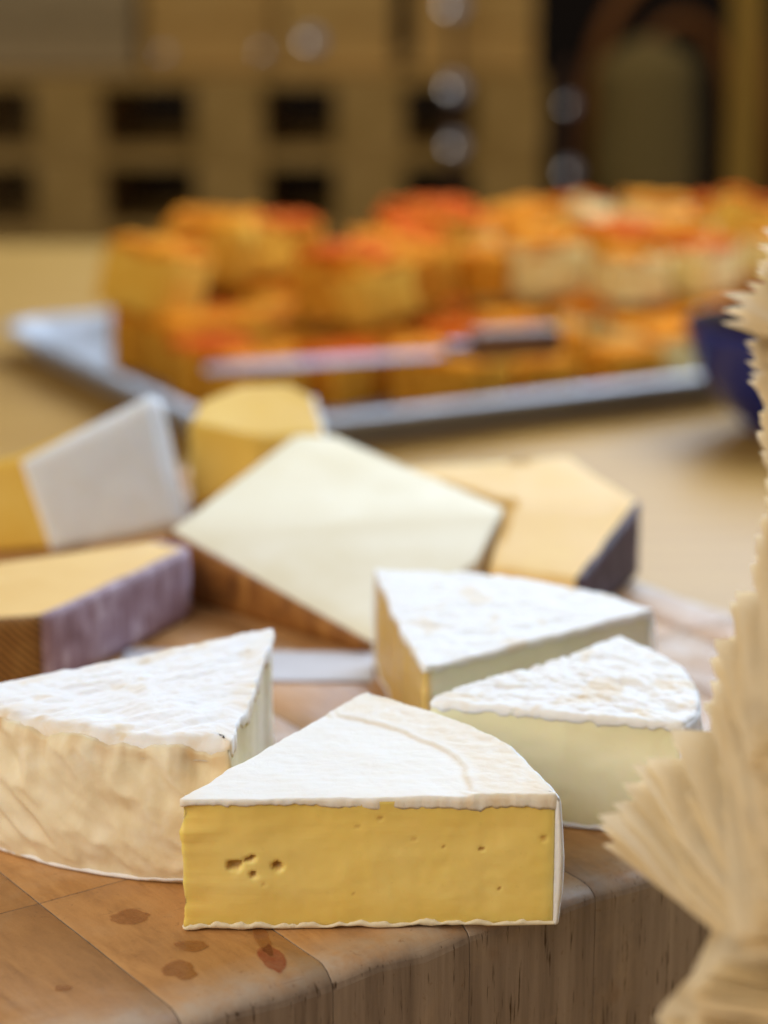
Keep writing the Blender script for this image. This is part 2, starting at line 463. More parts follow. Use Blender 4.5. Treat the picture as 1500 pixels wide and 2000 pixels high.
# ------------------------------------------------------------------ bloomy-rind wedges
class Outline:
    def __init__(s, edges, step, wob=0., seed=0.):
        """edges: list of (p0, p1, bulge, is_rind)"""
        P = []; K = []
        for ei, (p0, p1, bul, rind) in enumerate(edges):
            dx, dy = p1[0]-p0[0], p1[1]-p0[1]; L = math.hypot(dx, dy); n = max(4, int(L/step))
            nx, ny = dy/L, -dx/L          # outward for counter-clockwise outlines
            for i in range(n):
                t = i/n; b = bul*4*t*(1-t)+wob*fbm(t*L*.45, seed+ei*3.3, 0., 3)*sm(0, .1, min(t, 1-t))*(1 if ei else .35)
                P.append((p0[0]+dx*t+nx*b, p0[1]+dy*t+ny*b)); K.append(1.0 if rind else 0.0)
        n = len(P)
        for _ in range(3):
            P = [((P[i-1][0]+2*P[i][0]+P[(i+1) % n][0])/4, (P[i-1][1]+2*P[i][1]+P[(i+1) % n][1])/4) for i in range(n)]
        s.K = K[:]
        for _ in range(6): K = [(K[i-1]+2*K[i]+K[(i+1) % n])/4 for i in range(n)]
        s.P = P; s.w = K; s.n = n
        s.c = (sum(p[0] for p in P)/n, sum(p[1] for p in P)/n)
        s.N = []; s.S = [0.0]
        for i in range(n):
            a, b = P[i-1], P[(i+1) % n]; tx, ty = b[0]-a[0], b[1]-a[1]; l = math.hypot(tx, ty) or 1
            s.N.append((ty/l, -tx/l))
            s.S.append(s.S[-1]+math.hypot(P[(i+1) % n][0]-P[i][0], P[(i+1) % n][1]-P[i][1]))
    def off(s, i, d): return (s.P[i][0]+s.N[i][0]*d, s.P[i][1]+s.N[i][1]*d)
    def toc(s, p, k): return (s.c[0]+(p[0]-s.c[0])*k, s.c[1]+(p[1]-s.c[1])*k)

def loft(name, rings, mat, tints=None):
    """closed skin through rings of equal length, ends closed to a point"""
    V = []; rows = []
    for r in rings:
        rows.append(list(range(len(V), len(V)+len(r)))); V += r
    F = ngrid(rows, True)
    n = len(rings[0])
    for r, rev in ((rings[0], True), (rings[-1], False)):
        c = len(V); V.append((sum(v[0] for v in r)/n, sum(v[1] for v in r)/n, sum(v[2] for v in r)/n))
        row = rows[0] if rev else rows[-1]
        F += [(c, row[i], row[(i+1) % n]) for i in range(n)]
    T = None
    if tints is not None:
        T = [t for ring in tints for t in ring] + [0.0, 0.0]
    return mesh(name, V, F, mat, True, T)

def brie(label, edges, h, mats, step=.1, seed=0., relief=None, top_t=None, bot_t=None, holes=(), hole_edge=None, wrinkle=.06,
         side_bulge=.12, top_tint=None, shoulder=.28, side_tint=None, drip=.03, paste_tint=None, wob=.16, lobes=.05, tuck=.05, lip=.15):
    o = Outline(edges, step, wob, seed); n = o.n
    x0, y0 = o.c
    root = empty('soft_cheese_wedge', W(x0, y0, .035)); tag(root, label, 'cheese')
    L = lambda p, z: (p[0]-x0, p[1]-y0, z)
    relief = relief or (lambda x, y: .03*fbm(x*1.5, y*1.5, seed))
    top_t = top_t or (lambda s: .24+.05*fbm(s*1.2, seed))
    bot_t = bot_t or (lambda s: .16+.05*fbm(s*1.6, seed+5))
    top_tint = top_tint or (lambda x, y, e: 0.0)
    # --- paste
    rings = []; tints = []
    nz = max(10, int((h-.3)/(step)))
    zs = [.08+(h-.20)*i/nz for i in range(nz+1)]
    for z in zs:
        ring = []; tr = []
        for i in range(n):
            s_ = o.S[i]; w = o.w[i]
            d = -(.12+tuck)*w-shoulder*w*sm(h-2*shoulder, h-.1, z) + (1-w)*(.035*fbm(s_*.5, z*.9, seed+2)+.16*sm(1.2, 0, min(s_, o.S[n]-s_))*fbm(z*1.0, seed+6.)+.006*fbm(s_*3.5, z*2.2, seed+3, 3))
            tt = paste_tint(o.P[i][0], o.P[i][1]) if paste_tint else 0.0
            if o.K[i] == 0:
                for hs, hz, rs, rz, rot, dep, col in holes:
                    if abs(s_-hs) > 1 or abs(z-hz) > 1: continue
                    u = ((s_-hs)*math.cos(rot)+(z-hz)*math.sin(rot))/rs; v = (-(s_-hs)*math.sin(rot)+(z-hz)*math.cos(rot))/rz
                    q = math.sqrt(u*u+v*v)*(1+.35*fbm(s_*6, z*6, 9.))
                    a = sm(1.15, .55, q); d -= dep*a; tt = max(tt, col*a)
            ring.append(L(o.off(i, d), z)); tr.append(tt)
        rings.append(ring); tints.append(tr)
    for k in (.8, .4, .1):
        rings.append([L(o.toc(o.P[i], k), zs[-1]) for i in range(n)]); tints.append([0]*n)
    obj('paste', loft('paste', rings, mats['paste'], tints), root)
    # --- top rind
    prof = []
    T = [max(top_t(o.S[i]), .165, (shoulder*1.15+.12)*o.w[i]) for i in range(n)]
    def add(fn): prof.append([fn(i) for i in range(n)])
    ec = lambda i: 1-o.w[i]
    add(lambda i: (o.toc(o.P[i], .90), h-T[i]*.6, 0))
    add(lambda i: (o.off(i, -.06), h-T[i]*.95, 0))
    rag = [drip*(.5+fbm(o.S[i]*4, seed, 1.)) for i in range(n)]
    def rimz(i, f):   # corner radius
        return shoulder*o.w[i]+.05*(1-o.w[i])
    add(lambda i: (o.off(i, .012*ec(i)+rag[i]*.4*ec(i)-(tuck+.05)*o.w[i]), h-T[i], 0))
    add(lambda i: (o.off(i, .018*ec(i)+rag[i]*ec(i)-tuck*o.w[i]), h-T[i]*.78, 0))
    add(lambda i: (o.off(i, .018*ec(i)+rag[i]*ec(i)-(tuck-.03)*o.w[i]), h-max(rimz(i, 0), T[i]*.45), 0))
    for a in (25, 50, 75, 90):
        ca, sa = math.cos(R(a)), math.sin(R(a))
        add(lambda i, ca=ca, sa=sa: (o.off(i, .02-(tuck-.02)*o.w[i]+rag[i]*ca*ec(i)-rimz(i, 0)*(1-ca)), h-rimz(i, 0)*(1-sa), 1))
    rings = []; tints = []
    for r in prof:
        ring = []; tr = []
        for i, (p, z, f) in enumerate(r):
            zz = z+(relief(*p) if f else 0)
            ring.append(L(p, zz)); tr.append(min(1, top_tint(p[0], p[1], 0)+(0 if f else lip)*(.5+fbm(o.S[i]*1.5, seed+3.))))
        rings.append(ring); tints.append(tr)
    last = [p for p, z, f in prof[-1]]
    m = max(12, int(4.0/step))
    for j in range(1, m):
        k = (.95-.55*shoulder*max(o.w)/2)*(1-(j-1)/(m-1))+.004
        ring = []; tr = []
        for i in range(n):
            p = o.toc(o.P[i], k); ring.append(L(p, h+relief(*p))); tr.append(top_tint(p[0], p[1], j/m))
        rings.append(ring); tints.append(tr)
    obj('top_rind', loft('top_rind', rings, mats['top'], tints), root)
    # --- bottom rind
    B = [bot_t(o.S[i]) for i in range(n)]
    arch = [.16*max(0, fbm(o.S[i]*.75, seed+8)-.05) for i in range(n)]
    rings = [[L(o.toc(o.P[i], .3), .0) for i in range(n)], [L(o.toc(o.P[i], .93), .0) for i in range(n)],
             [L(o.off(i, -.03), arch[i]) for i in range(n)],
             [L(o.off(i, .03+.03*o.w[i]), arch[i]+.03) for i in range(n)],
             [L(o.off(i, .05+.03*o.w[i]+.03*fbm(o.S[i]*3, seed)), B[i]*.6+arch[i]) for i in range(n)],
             [L(o.off(i, .015), B[i]+arch[i]) for i in range(n)], [L(o.off(i, -.08), B[i]+.01) for i in range(n)],
             [L(o.toc(o.P[i], .9), B[i]) for i in range(n)]]
    obj('bottom_rind', loft('bottom_rind', rings, mats['bottom']), root)
    # --- side rind, one curved sheet per rind edge
    idx = [i for i in range(n) if o.K[i] == 1]
    if idx:
        # rotate so the run is contiguous
        runs = []; cur = [idx[0]]
        for a in idx[1:]:
            if a == cur[-1]+1: cur.append(a)
            else: runs.append(cur); cur = [a]
        runs.append(cur)
        if len(runs) > 1 and runs[0][0] == 0 and runs[-1][-1] == n-1: runs[0] = runs.pop()+runs[0]
        for run in runs:
            run = [run[0]-1]+run+[(run[-1]+1) % n]
            V = []; outer = []; inner = []; TT = []
            nz = max(12, int(h/step))
            for j in range(nz+1):
                z = .03+(h-.10)*j/nz; ro = []; ri = []
                for ri_, i in enumerate(run):
                    s_ = o.S[i]; f = j/nz
                    z = .03+(h-.07-lobes*1.5*(1-abs(math.sin(s_*1.25+fbm(s_*.5, 1.)*1.5)))-lobes*.5*abs(fbm(s_*1.9, 5.))-.03)*f
                    ef = sm(0, .9/step, min(ri_, len(run)-1-ri_))
                    wr = wrinkle*(.6-abs(fbm(s_*.52+z*.42, z*.30-s_*.10, seed+1, 3))*2.4)*sm(0, .15, f)
                    wr += wrinkle*.28*fbm(s_*1.5+z*.6, z*.9, seed+4)
                    zz = max(0, (z-(h-shoulder))/shoulder)
                    lean = -shoulder*(1-math.cos(math.asin(min(.97, zz))))
                    lob = lobes*(.45+1.0*abs(math.sin(s_*1.25+fbm(s_*.5, 1.)*1.5))-.9+.35*fbm(s_*2.2, 8.))*sm(.7, .95, f)*ef+.04*(1-ef)
                    lob = max(lob, -.03)
                    wr *= .25+.75*ef
                    d = .03+side_bulge*math.sin(math.pi*min(1, f*1.02))+wr*(1-.6*sm(.9, 1, f))+lean+lob
                    p = o.off(i, d); ro.append(len(V)); V.append(L(p, z)); TT.append(side_tint(s_, f) if side_tint else 0.0)
                for i in run:
                    p = o.off(i, -.16-shoulder*.9*sm(.80, 1.0, j/nz)); ri.append(len(V)); V.append(L(p, z)); TT.append(0.0)
                outer.append(ro); inner.append(ri)
            F = ngrid(outer)+ngrid([r[::-1] for r in inner])
            for a, b in ((outer[0], inner[0]), (outer[-1], inner[-1])):
                F += [(a[i], a[i+1], b[i+1], b[i]) for i in range(len(a)-1)]
            for e in (0, -1):
                F += [(outer[j][e], outer[j+1][e], inner[j+1][e], inner[j][e]) for j in range(nz)]
            obj('side_rind', mesh('side_rind', V, F, mats['side'], True, TT), root)
    return root

# front wedge: tip to the left, cut face towards the camera
tip = (-5.42, 54.2); r_d = 10.1
a0, a1 = R(2.0), R(59.5)
d1 = (tip[0]+r_d*math.cos(a0), tip[1]+r_d*math.sin(a0)); d2 = (tip[0]+9.75*math.cos(a1), tip[1]+9.75*math.sin(a1))
def d_s(px): return (px-362)/(1082-362)*r_d
def d_z(py): return (1808-py)/250*3.75
def relief_d(x, y):
    dx, dy = x-tip[0], y-tip[1]; r = math.hypot(dx, dy); th = math.atan2(dy, dx)
    edge = 7.55+.35*math.sin(th*3+.4)+.18*fbm(th*4, 2.)
    st = .065*sm(edge-.05, edge+.10, r)*(1-.4*sm(edge+.2, edge+2, r))
    return st+.035*fbm(x*.55, y*.55, 1.)+.010*fbm(x*2.6, y*2.6, 4.)+sm(edge, edge+.6, r)*.030*fbm(x*2.2, y*2.2, 7.)
def tint_d(x, y, f):
    dx, dy = x-tip[0], y-tip[1]; r = math.hypot(dx, dy); th = math.atan2(dy, dx)
    edge = 7.55+.35*math.sin(th*3+.4)+.18*fbm(th*4, 2.)
    a = .35*math.exp(-((r-edge+.02)/.10)**2)
    a += .38*sm(edge+.05, edge+.5, r)
    a += .30*sm(1.2, .1, r)
    a += .55*sm(9.0, 9.7, r)*max(0, .2+fbm(th*6, 4.))
    return min(1, a)
brie('soft cheese wedge with golden yellow cut face and smooth white top, at the board rim',
     [(tip, d1, .02, False), (d1, d2, 1.15, True), (d2, tip, .05, False)], 3.78,
     dict(paste=M['paste_yellow'], top=M['bloom_d'], bottom=M['cream_rind'], side=M['white_side']), step=.075, seed=3.3,
     relief=relief_d, top_tint=tint_d, lip=.6,
     top_t=lambda s: .15+.17*sm(2.2, 6.5, s)*(s < 12)+.16*abs(fbm(s*1.1, 2.2))+.05*fbm(s*4.5, 6.),
     bot_t=lambda s: .09+.10*abs(math.sin(s*4.1+fbm(s, 3.)*2.5))*(.5+abs(fbm(s*.8, 1.))*1.6)+.16*max(0, fbm(s*1.6, 9.)-.1),
     holes=[(d_s(462), d_z(1683), .24, .13, .25, .22, .75), (d_s(490), d_z(1672), .17, .07, .45, .18, .7), (d_s(543), d_z(1686), .15, .13, -.5, .2, .8),
            (d_s(495), d_z(1701), .13, .06, -.25, .15, .8), (d_s(515), d_z(1718), .08, .03, -.2, .07, .5),
            (d_s(738), d_z(1596), .06, .06, 0, .05, .6), (d_s(931), d_z(1657), .07, .06, 0, .06, 1), (d_s(857), d_z(1653), .04, .03, 0, .03, .8),
            (d_s(968), d_z(1735), .05, .05, 0, .05, .9), (d_s(1051), d_z(1639), .10, .09, 0, .06, .45), (d_s(686), d_z(1739), .03, .03, 0, .03, .7),
            (d_s(800), d_z(1635), .12, .025, -.3, .03, .35), (d_s(695), d_z(1610), .06, .03, 0, .03, .5)])

# left wedge: rind towards the camera
A_t = (-3.55, 67.2); A_r = (-4.25, 57.1); A_l = (-12.9, 61.0)
def relief_a(x, y):
    u = (x*.80+y*.60); v = (-x*.60+y*.80)
    rg = 1-abs(fbm(u*.35, v*1.25, 2.))*2
    return .08*rg+.05*fbm(x*.5, y*.5, 3.)+.02*fbm(x*2.2, y*2.2, 8.)
def tint_a(x, y, f):
    d = min(1.0, max(0, .55-f*4))
    return min(1, d*1.3*max(0, .35+fbm(x*1.1, y*1.1, 5.))+.4*sm(.34, .55, fbm(x*.9, y*.9, 1.7)))
brie('soft cheese wedge with wrinkled beige rind side and white top, beside the golden-faced wedge',
     [(A_t, A_l, .0, False), (A_l, A_r, 1.0, True), (A_r, A_t, 0, False)], 4.25,
     dict(paste=M['paste_pale_a'], top=M['bloom_a'], bottom=M['white_side'], side=M['side_rind']), step=.085, seed=12.7,
     relief=relief_a, top_tint=tint_a, wrinkle=.17, side_bulge=.22, shoulder=.42, lobes=.20, tuck=.13,
     top_t=lambda s: .12+.42*abs(math.sin(s*1.25+fbm(s*.5, 1.)*1.5))**1.5+.10*fbm(s*2.5, 3.),
     side_tint=lambda s, f: .75*sm(.84, .97, f)*max(0, .3+fbm(s*1.3, 2.)) + .25*max(0, fbm(s*.9, f*2.5, 6.)), drip=.06)

# right wedge: pale cut face towards the camera
c_tip = (1.35, 62.3); c_f = (8.75, 60.3); c_b = (7.75, 68.4)
def relief_c(x, y):
    rg = 1-abs(fbm(x*.9+y*.5, y*1.1, 6.))*2
    return .08*rg+.04*fbm(x*.6, y*.6, 2.)+.03*fbm(x*2.4, y*2.4, 1.)
def tint_c(x, y, f): return min(1, .6*sm(.30, .5, fbm(x*.8, y*.8, 6.3)))
scal = lambda s: .17+.12*abs(math.sin(s*3.9+2.5*fbm(s*.8, 4.)))+.16*max(0, fbm(s*2.1, 7.)-.12)
brie('pale cut soft cheese wedge with crinkled white top, behind the golden-faced wedge by the napkins',
     [(c_tip, c_f, 0, False), (c_f, c_b, 1.25, True), (c_b, c_tip, 0, False)], 3.62,
     dict(paste=M['paste_pale'], top=M['bloom_b'], bottom=M['white_side'], side=M['white_side']), step=.085, seed=21.1,
     relief=relief_c, top_tint=tint_c, top_t=scal, shoulder=.22, tuck=.03, lobes=.02)

# back wedge with its tip cut off
b0 = (1.25, 65.4); b1 = (9.2, 71.4); b2 = (-.35, 76.2)
def relief_b(x, y):
    rg = 1-abs(fbm(x*.6-y*.5, y*.9, 11.))*2
    return .06*rg+.04*fbm(x*.6, y*.6, 12.)+.02*fbm(x*2, y*2, 1.)
brie('soft cheese piece with cut-off tip and left side tinted as warmly lit, resting against the crinkled pale wedge',
     [(b0, b1, 0, False), (b1, b2, 1.5, True), (b2, b0, .1, False)], 3.6,
     dict(paste=M['paste_b'], top=M['bloom_b'], bottom=M['white_side'], side=M['white_side']), step=.11, seed=31.4,
     paste_tint=lambda x, y: sm(.35, .1, x-(1.25-.148*(y-65.4))),  # warm light on the left face, put into the paste colour
     relief=relief_b, top_tint=lambda x, y, f: min(1, .5*sm(.28, .5, fbm(x*.7, y*.7, 16.3))), top_t=lambda s: .18+.08*abs(math.sin(s*3.1)))

# ------------------------------------------------------------------ hard cheeses: corner lists (x, y, top z)
def hard(name, label, cor, paste, rinds, bev=.18, base=None, rnd=.0):
    """cor: counter-clockwise (x, y, ztop[, zbottom]); rinds: {edge index or 'top': (part name, material)}"""
    n = len(cor); cx = sum(c[0] for c in cor)/n; cy = sum(c[1] for c in cor)/n
    root = empty(name, W(cx, cy, .035)); tag(root, label, 'cheese')
    bm = bmesh.new()
    top = [bm.verts.new((c[0]-cx, c[1]-cy, c[2])) for c in cor]
    bc = [(c[3], c[4]) if len(c) > 3 else (c[0], c[1]) for c in cor]
    bot = [bm.verts.new((c[0]-cx, c[1]-cy, 0)) for c in bc]
    bm.faces.new(top); bm.faces.new(bot[::-1])
    for i in range(n): bm.faces.new((top[i], bot[i], bot[(i+1) % n], top[(i+1) % n]))
    bmesh.ops.bevel(bm, geom=bm.edges[:], offset=bev, segments=3, affect='EDGES', profile=.6)
    bmesh.ops.triangulate(bm, faces=[f for f in bm.faces if len(f.verts) > 4])
    bmesh.ops.subdivide_edges(bm, edges=[e for e in bm.edges if e.calc_length() > .8], cuts=5, use_grid_fill=True)
    bm.normal_update()
    for v in bm.verts:
        if v.co.z > .05: v.co += v.normal*(.05*fbm(v.co.x*.8+cx, v.co.y*.8, v.co.z*.8))
    obj('paste', bm_mesh('paste', bm, paste, True), root)
    for i, (pn, mat) in rinds.items():
        a, b = cor[i], cor[(i+1) % n]
        dx, dy = b[0]-a[0], b[1]-a[1]; L = math.hypot(dx, dy); nx, ny = dy/L, -dx/L
        V = []; out = []; inn = []; nu, nv = 28, 12
        for v in range(nv+1):
            ro = []; ri = []
            for u in range(nu+1):
                t = u/nu; zt = a[2]+(b[2]-a[2])*t; f = v/nv; z = .02+(zt-.03)*f
                e = min(t, 1-t)*L; ez = min(f, 1-f)*zt
                d = .06+.05*fbm(t*L*1.1+i*7, z*1.1, cx)+.10*sm(0, .5, min(e, ez+.1))+rnd*4*t*(1-t)
                sx_ = (bc[i][0]-a[0])*(1-t)+(bc[(i+1) % n][0]-b[0])*t; sy_ = (bc[i][1]-a[1])*(1-t)+(bc[(i+1) % n][1]-b[1])*t
                sx_ *= 1-f; sy_ *= 1-f
                ro.append(len(V)); V.append((a[0]+dx*t+nx*d-cx+sx_, a[1]+dy*t+ny*d-cy+sy_, z))
                ri.append(len(V)); V.append((a[0]+dx*t-nx*.15-cx+sx_, a[1]+dy*t-ny*.15-cy+sy_, z))
            out.append(ro); inn.append(ri)
        F = ngrid(out)+ngrid([r[::-1] for r in inn])
        for q in (0, -1):
            F += [(out[q][k], out[q][k+1], inn[q][k+1], inn[q][k]) for k in range(nu)]
            F += [(out[k][q], out[k+1][q], inn[k+1][q], inn[k][q]) for k in range(nv)]
        obj(pn, mesh(pn, V, F, mat), root)
    return root

# purple-rind wedge on the left
hard('hard_cheese_wedge', 'flat hard cheese wedge with mottled purple rind and striped brown end, behind the beige-rind wedge',
     [(-12.0, 73.4, 2.75), (-7.6, 82.0, 2.75), (-9.0, 83.0, 2.75), (-16.5, 79.0, 2.75), (-18.5, 72.2, 2.75)],
     M['paste_tan'], {0: ('rind', M['purple_rind']), 1: ('rind', M['purple_rind']), 4: ('striped_rind', M['stripe_rind'])}, rnd=.15)
# large cream wedge, cut face up, thin towards the camera
F_ = [U3(722, 1256, .45), U3(928, 1096, 2.0), U3(985, 992, 3.0), U3(655, 852, 4.0), U3(575, 850, 4.0), U3(330, 1037, 2.7)]
hard('hard_cheese_wedge', 'large cream-white hard cheese wedge with dark brown rind, thin end behind the truncated soft piece',
     F_, M['paste_cream'], {5: ('rind', M['brown_rind'])})
# tan wedge with dark purple rind
hard('hard_cheese_wedge', 'tan hard cheese wedge with dark purple rind, behind the truncated soft piece',
     [(4.05, 82.0, 2.0), U3(1130, 1133, 1.9), U3(1248, 982, 3.1), (8.2, 95.5, 3.2), U3(955, 906, 3.2), (.15, 93.9, 3.05), (5.2, 88.0, 3.0)],
     M['paste_tan'], {1: ('rind', M['dark_purple_rind'])})
# white-rind block at the back left
hard('blue_cheese_block', 'tall white-rind cheese block with golden cut end, behind the purple-rind wedge',
     [(-15.6, 92.0, 3.75, -14.3, 91.2), (-10.4, 95.8, 5.8, -9.1, 94.8), (-10.2, 97.0, 5.3, -9.2, 96.6), (-12.0, 99.0, 4.2), (-19.5, 95.0, 1.8), (-20.5, 91.0, 3.3, -20, 90)],
     M['paste_gold'], {0: ('rind', M['bloom_plain']), 1: ('rind', M['bloom_plain']), 2: ('rind', M['bloom_plain'])}, bev=.35, rnd=.2)
# golden piece behind the cream wedge
hard('hard_cheese_piece', 'golden yellow cheese piece with narrow white rind edge, between white block and cream wedge',
     [(-8.9, 97.8, 4.2), (-5.8, 97.8, 3.5), (-2.75, 99.7, 3.2), (-3.3, 102.4, 4.4), (-4.6, 103.4, 4.9), (-6.9, 102.8, 4.9), (-8.6, 100.3, 4.6)],
     M['paste_gold'], {2: ('rind', M['bloom_plain'])}, bev=.3)

# slip of white paper on the board
V = []; rows = []
for j in range(9):
    row = []
    for i in range(17):
        x = -9.6+9.2*i/16; y = 74.2+.02*x*-1+3.2*j/8-.10*x*(j/8)*.2
        row.append(len(V)); V.append((x+5, y-75.5, .05+.02*fbm(x*.5, y*.5)))
    rows.append(row)
nV = len(V); V += [(v[0], v[1], v[2]-.02) for v in V]
F = ngrid(rows)+ngrid([[q+nV for q in r[::-1]] for r in rows])
tag(obj('paper_slip', mesh('paper_slip', V, F, M['paper']), None, W(-5, 75.5, .03)),
    'white paper slip lying flat on the board between soft and hard cheeses', 'paper')

# ------------------------------------------------------------------ paper napkins in a twisted stack
random.seed(5)
HALF = 6.2
def napkin_mesh(seed):
    V = []; F = []
    rnd = random.Random(seed)
    for ply in range(4):
        N = 16; rows = []
        ox, oy, rot = rnd.uniform(-.10, .10), rnd.uniform(-.10, .10), rnd.uniform(-.02, .02)
        cu = [rnd.uniform(-.25, .75)*(ply+1)/3 for _ in range(4)]
        for j in range(N+1):
            row = []
            for i in range(N+1):
                # denser near the border
                u = math.sin((i/N-.5)*math.pi); v = math.sin((j/N-.5)*math.pi)
                x, y = u*HALF, v*HALF
                if abs(u) > .999: x += .09*fbm(v*9, ply*3.+seed, 2.)
                if abs(v) > .999: y += .09*fbm(u*9, ply*3.+seed, 7.)
                q = 0
                for c, (a, b) in enumerate(((-1, -1), (1, -1), (1, 1), (-1, 1))):
                    dd = (u*a+v*b)/2; q += cu[c]*sm(.62, 1.0, dd)
                z = ply*.030+q+.035*fbm(u*3+seed, v*3, ply*.3)*max(abs(u), abs(v))**4
                xr, yr = x*math.cos(rot)-y*math.sin(rot)+ox, x*math.sin(rot)+y*math.cos(rot)+oy
                row.append(len(V)); V.append((xr, yr, z))
            rows.append(row)
        F += ngrid(rows)
    me = bpy.data.meshes.new('napkin')
    me.from_pydata([(a*.01, b*.01, c*.01) for a, b, c in V], [], F)
    me.materials.append(M['napkin'])
    me.polygons.foreach_set('use_smooth', [True]*len(me.polygons)); me.update()
    return me
variants = [napkin_mesh(s) for s in range(9)]
NX, NY = 13.2, 44.3
# (z above table, corner direction in degrees): the twist of the stack, read off the picture
keys = [(0, 192), (9, 200), (13.3, 207), (13.42, 157), (13.9, 147), (14.4, 137), (15.0, 131), (17, 129), (19.5, 127), (22, 131), (24, 136), (26.5, 141), (28, 142)]
def twist(z):
    for (z0, v0), (z1, v1) in zip(keys, keys[1:]):
        if z0 <= z <= z1: return v0+(v1-v0)*(z-z0)/(z1-z0)
    return keys[-1][1]
z = 0.0; k = 0
while z < 27.0:
    o = obj('napkin', variants[random.randrange(9)], None)
    a = twist(z)-45+random.gauss(0, 2.0)+5*fbm(z*1.3, 4.4)+(random.uniform(-9, 9) if random.random() < .12 else 0)
    o.location = W(NX+.13*max(0, z-13.8)+.55*sm(13.7, 15, z)+(.9 if z < 13.36 else 0)+random.gauss(0, .12), NY+random.gauss(0, .12), -BT+.04+z)
    o.rotation_euler = (random.gauss(0, .004), random.gauss(0, .004), R(a)+random.choice((0, 1, 2, 3))*math.pi/2)
    tag(o, 'cream paper napkin with ruffled corners in the tall twisted stack', 'napkin', 'napkins in the twisted stack')
    z += random.choice((.15, .17, .19, .19, .34)); k += 1

# ------------------------------------------------------------------ tray of bread squares
TZ = -BT
ang = math.atan2(.481, .876)
tray = empty('serving_tray', W(-9.1, 141, TZ+.02), ang); tag(tray, 'shallow aluminium tray heaped with orange topped bread squares', 'tray')
TW, TD = 74, 42
bm = bmesh.new()
def rect(z, g): return [(-g, -g, z), (TW+g, -g, z), (TW+g, TD+g, z), (-g, TD+g, z)]
prof = [(0, 0.0), (2.3, .9), (2.45, 1.3), (2.45, 2.3), (2.1, 2.5), (2.1, 2.3), (2.3, 1.3), (2.1, .9), (.25, .1)]
V = []; rows = []
def rrect(z, g, rad=2.2):
    pts = []
    for (qx, qy, s0) in ((TW+g, -g, -90), (TW+g, TD+g, 0), (-g, TD+g, 90), (-g, -g, 180)):
        sx = -1 if qx > 0 and qx > TW/2 else 1; sy = 1 if qy < TD/2 else -1
        for t in range(7):
            a = R(s0+90*t/6); pts.append((qx+sx*(rad+g)+(rad+g)*math.cos(a), qy+sy*(rad+g)+(rad+g)*math.sin(a), z))
    return pts
rings = [rrect(z_, g_) for z_, g_ in [(.0, 0), (0.2, .05), (2.3, .9), (2.5, 1.1), (2.5, 2.2), (2.2, 2.4), (2.2, 2.2), (2.38, 1.1), (2.2, .75), (.3, -.1), (.2, -.3)]]
obj('pan', loft('pan', rings, M['tray']), tray)

def bread_mesh(seed, sx, sy, sz, mat):
    bm = bmesh.new(); bmesh.ops.create_cube(bm, size=1)
    bmesh.ops.bevel(bm, geom=bm.edges[:], offset=.035, segments=1, affect='EDGES')
    bmesh.ops.subdivide_edges(bm, edges=bm.edges[:], cuts=3, use_grid_fill=True)
    bmesh.ops.triangulate(bm, faces=[f for f in bm.faces if len(f.verts) > 4])
    for v in bm.verts:
        v.co = Vector((v.co.x*sx, v.co.y*sy, (v.co.z+.5)*sz))
        if v.co.z > .1: v.co += Vector((fbm(v.co.x*.5+seed, v.co.y*.5, v.co.z*.5), fbm(v.co.y*.5, v.co.x*.5+seed, v.co.z*.5), .5*fbm(v.co.z*.5, v.co.x*.5, seed)))*.30
    return bm_mesh('crumb', bm, mat, True)
def crust_mesh(seed, sx, sy, sz, mat):
    n = 12; V = []; top = []; bot = []
    for j in range(n+1):
        rt = []; rb = []
        for i in range(n+1):
            u, v = i/n*2-1, j/n*2-1
            sq = 1-.06*(u*u*v*v)
            x, y = u*sx*.52*sq, v*sy*.52*sq
            e = max(abs(u), abs(v))
            zt = sz+.30+.35*fbm(x*.7+seed, y*.7)-.35*sm(.8, 1, e)
            rt.append(len(V)); V.append((x, y, zt))
            rb.append(len(V)); V.append((x*.99, y*.99, sz-.28-.25*abs(fbm(x*.9, y*.9, seed))))
        top.append(rt); bot.append(rb)
    F = ngrid(top)+ngrid([r[::-1] for r in bot])
    for q in (0, -1):
        F += [(top[q][k], top[q][k+1], bot[q][k+1], bot[q][k]) for k in range(n)]
        F += [(top[k][q], top[k+1][q], bot[k+1][q], bot[k][q]) for k in range(n)]
    return mesh('crust', V, F, mat)
kinds = {}
for kn, cm in (('yellow', 'cornbread'), ('pale', 'pale_crumb'), ('gold', 'gold_crumb')):
    kinds[kn] = []
    for s in range(3):
        sx, sy, sz = 4.7+.3*s, 4.6+.25*s, 3.6+.25*s
        kinds[kn].append((bread_mesh(s*3.3+len(kn), sx, sy, sz, M[cm]), crust_mesh(s*2.1, sx, sy, sz, M['crust_red' if s % 2 else 'crust_orange']), sz))
LAB = {'yellow': ('yellow bread square with toasted orange top in the heap on the tray', 'yellow bread squares on the tray'),
       'pale': ('pale crumbed bread square with orange top in the heap on the tray', 'pale bread squares on the tray'),
       'gold': ('golden brown bread square with orange top in the heap on the tray', 'golden bread squares on the tray')}
random.seed(21)
ca, sa = math.cos(ang), math.sin(ang)
def bread(u, v, zb, kind, rz=None, scale=1.0, tilt=None):
    x, y = -9.1+u*ca-v*sa, 141+u*sa+v*ca
    s = random.randrange(3)
    me, cm, h = kinds[kind][s]
    root = empty('bread_square', W(x, y, TZ+.32+zb), ang+(random.gauss(0, .22) if rz is None else rz))
    root.scale = (scale,)*3
    if tilt: root.rotation_euler[0], root.rotation_euler[1] = tilt
    obj('crumb', me, root); obj('crust', cm, root)
    tag(root, LAB[kind][0], 'bread', LAB[kind][1])
    return h*scale
def uv_of(px, py, z):
    x, y = U(px, py, z); dx, dy = x+9.1, y-141
    return dx*ca+dy*sa, -dx*sa+dy*ca
pitch = 6.6
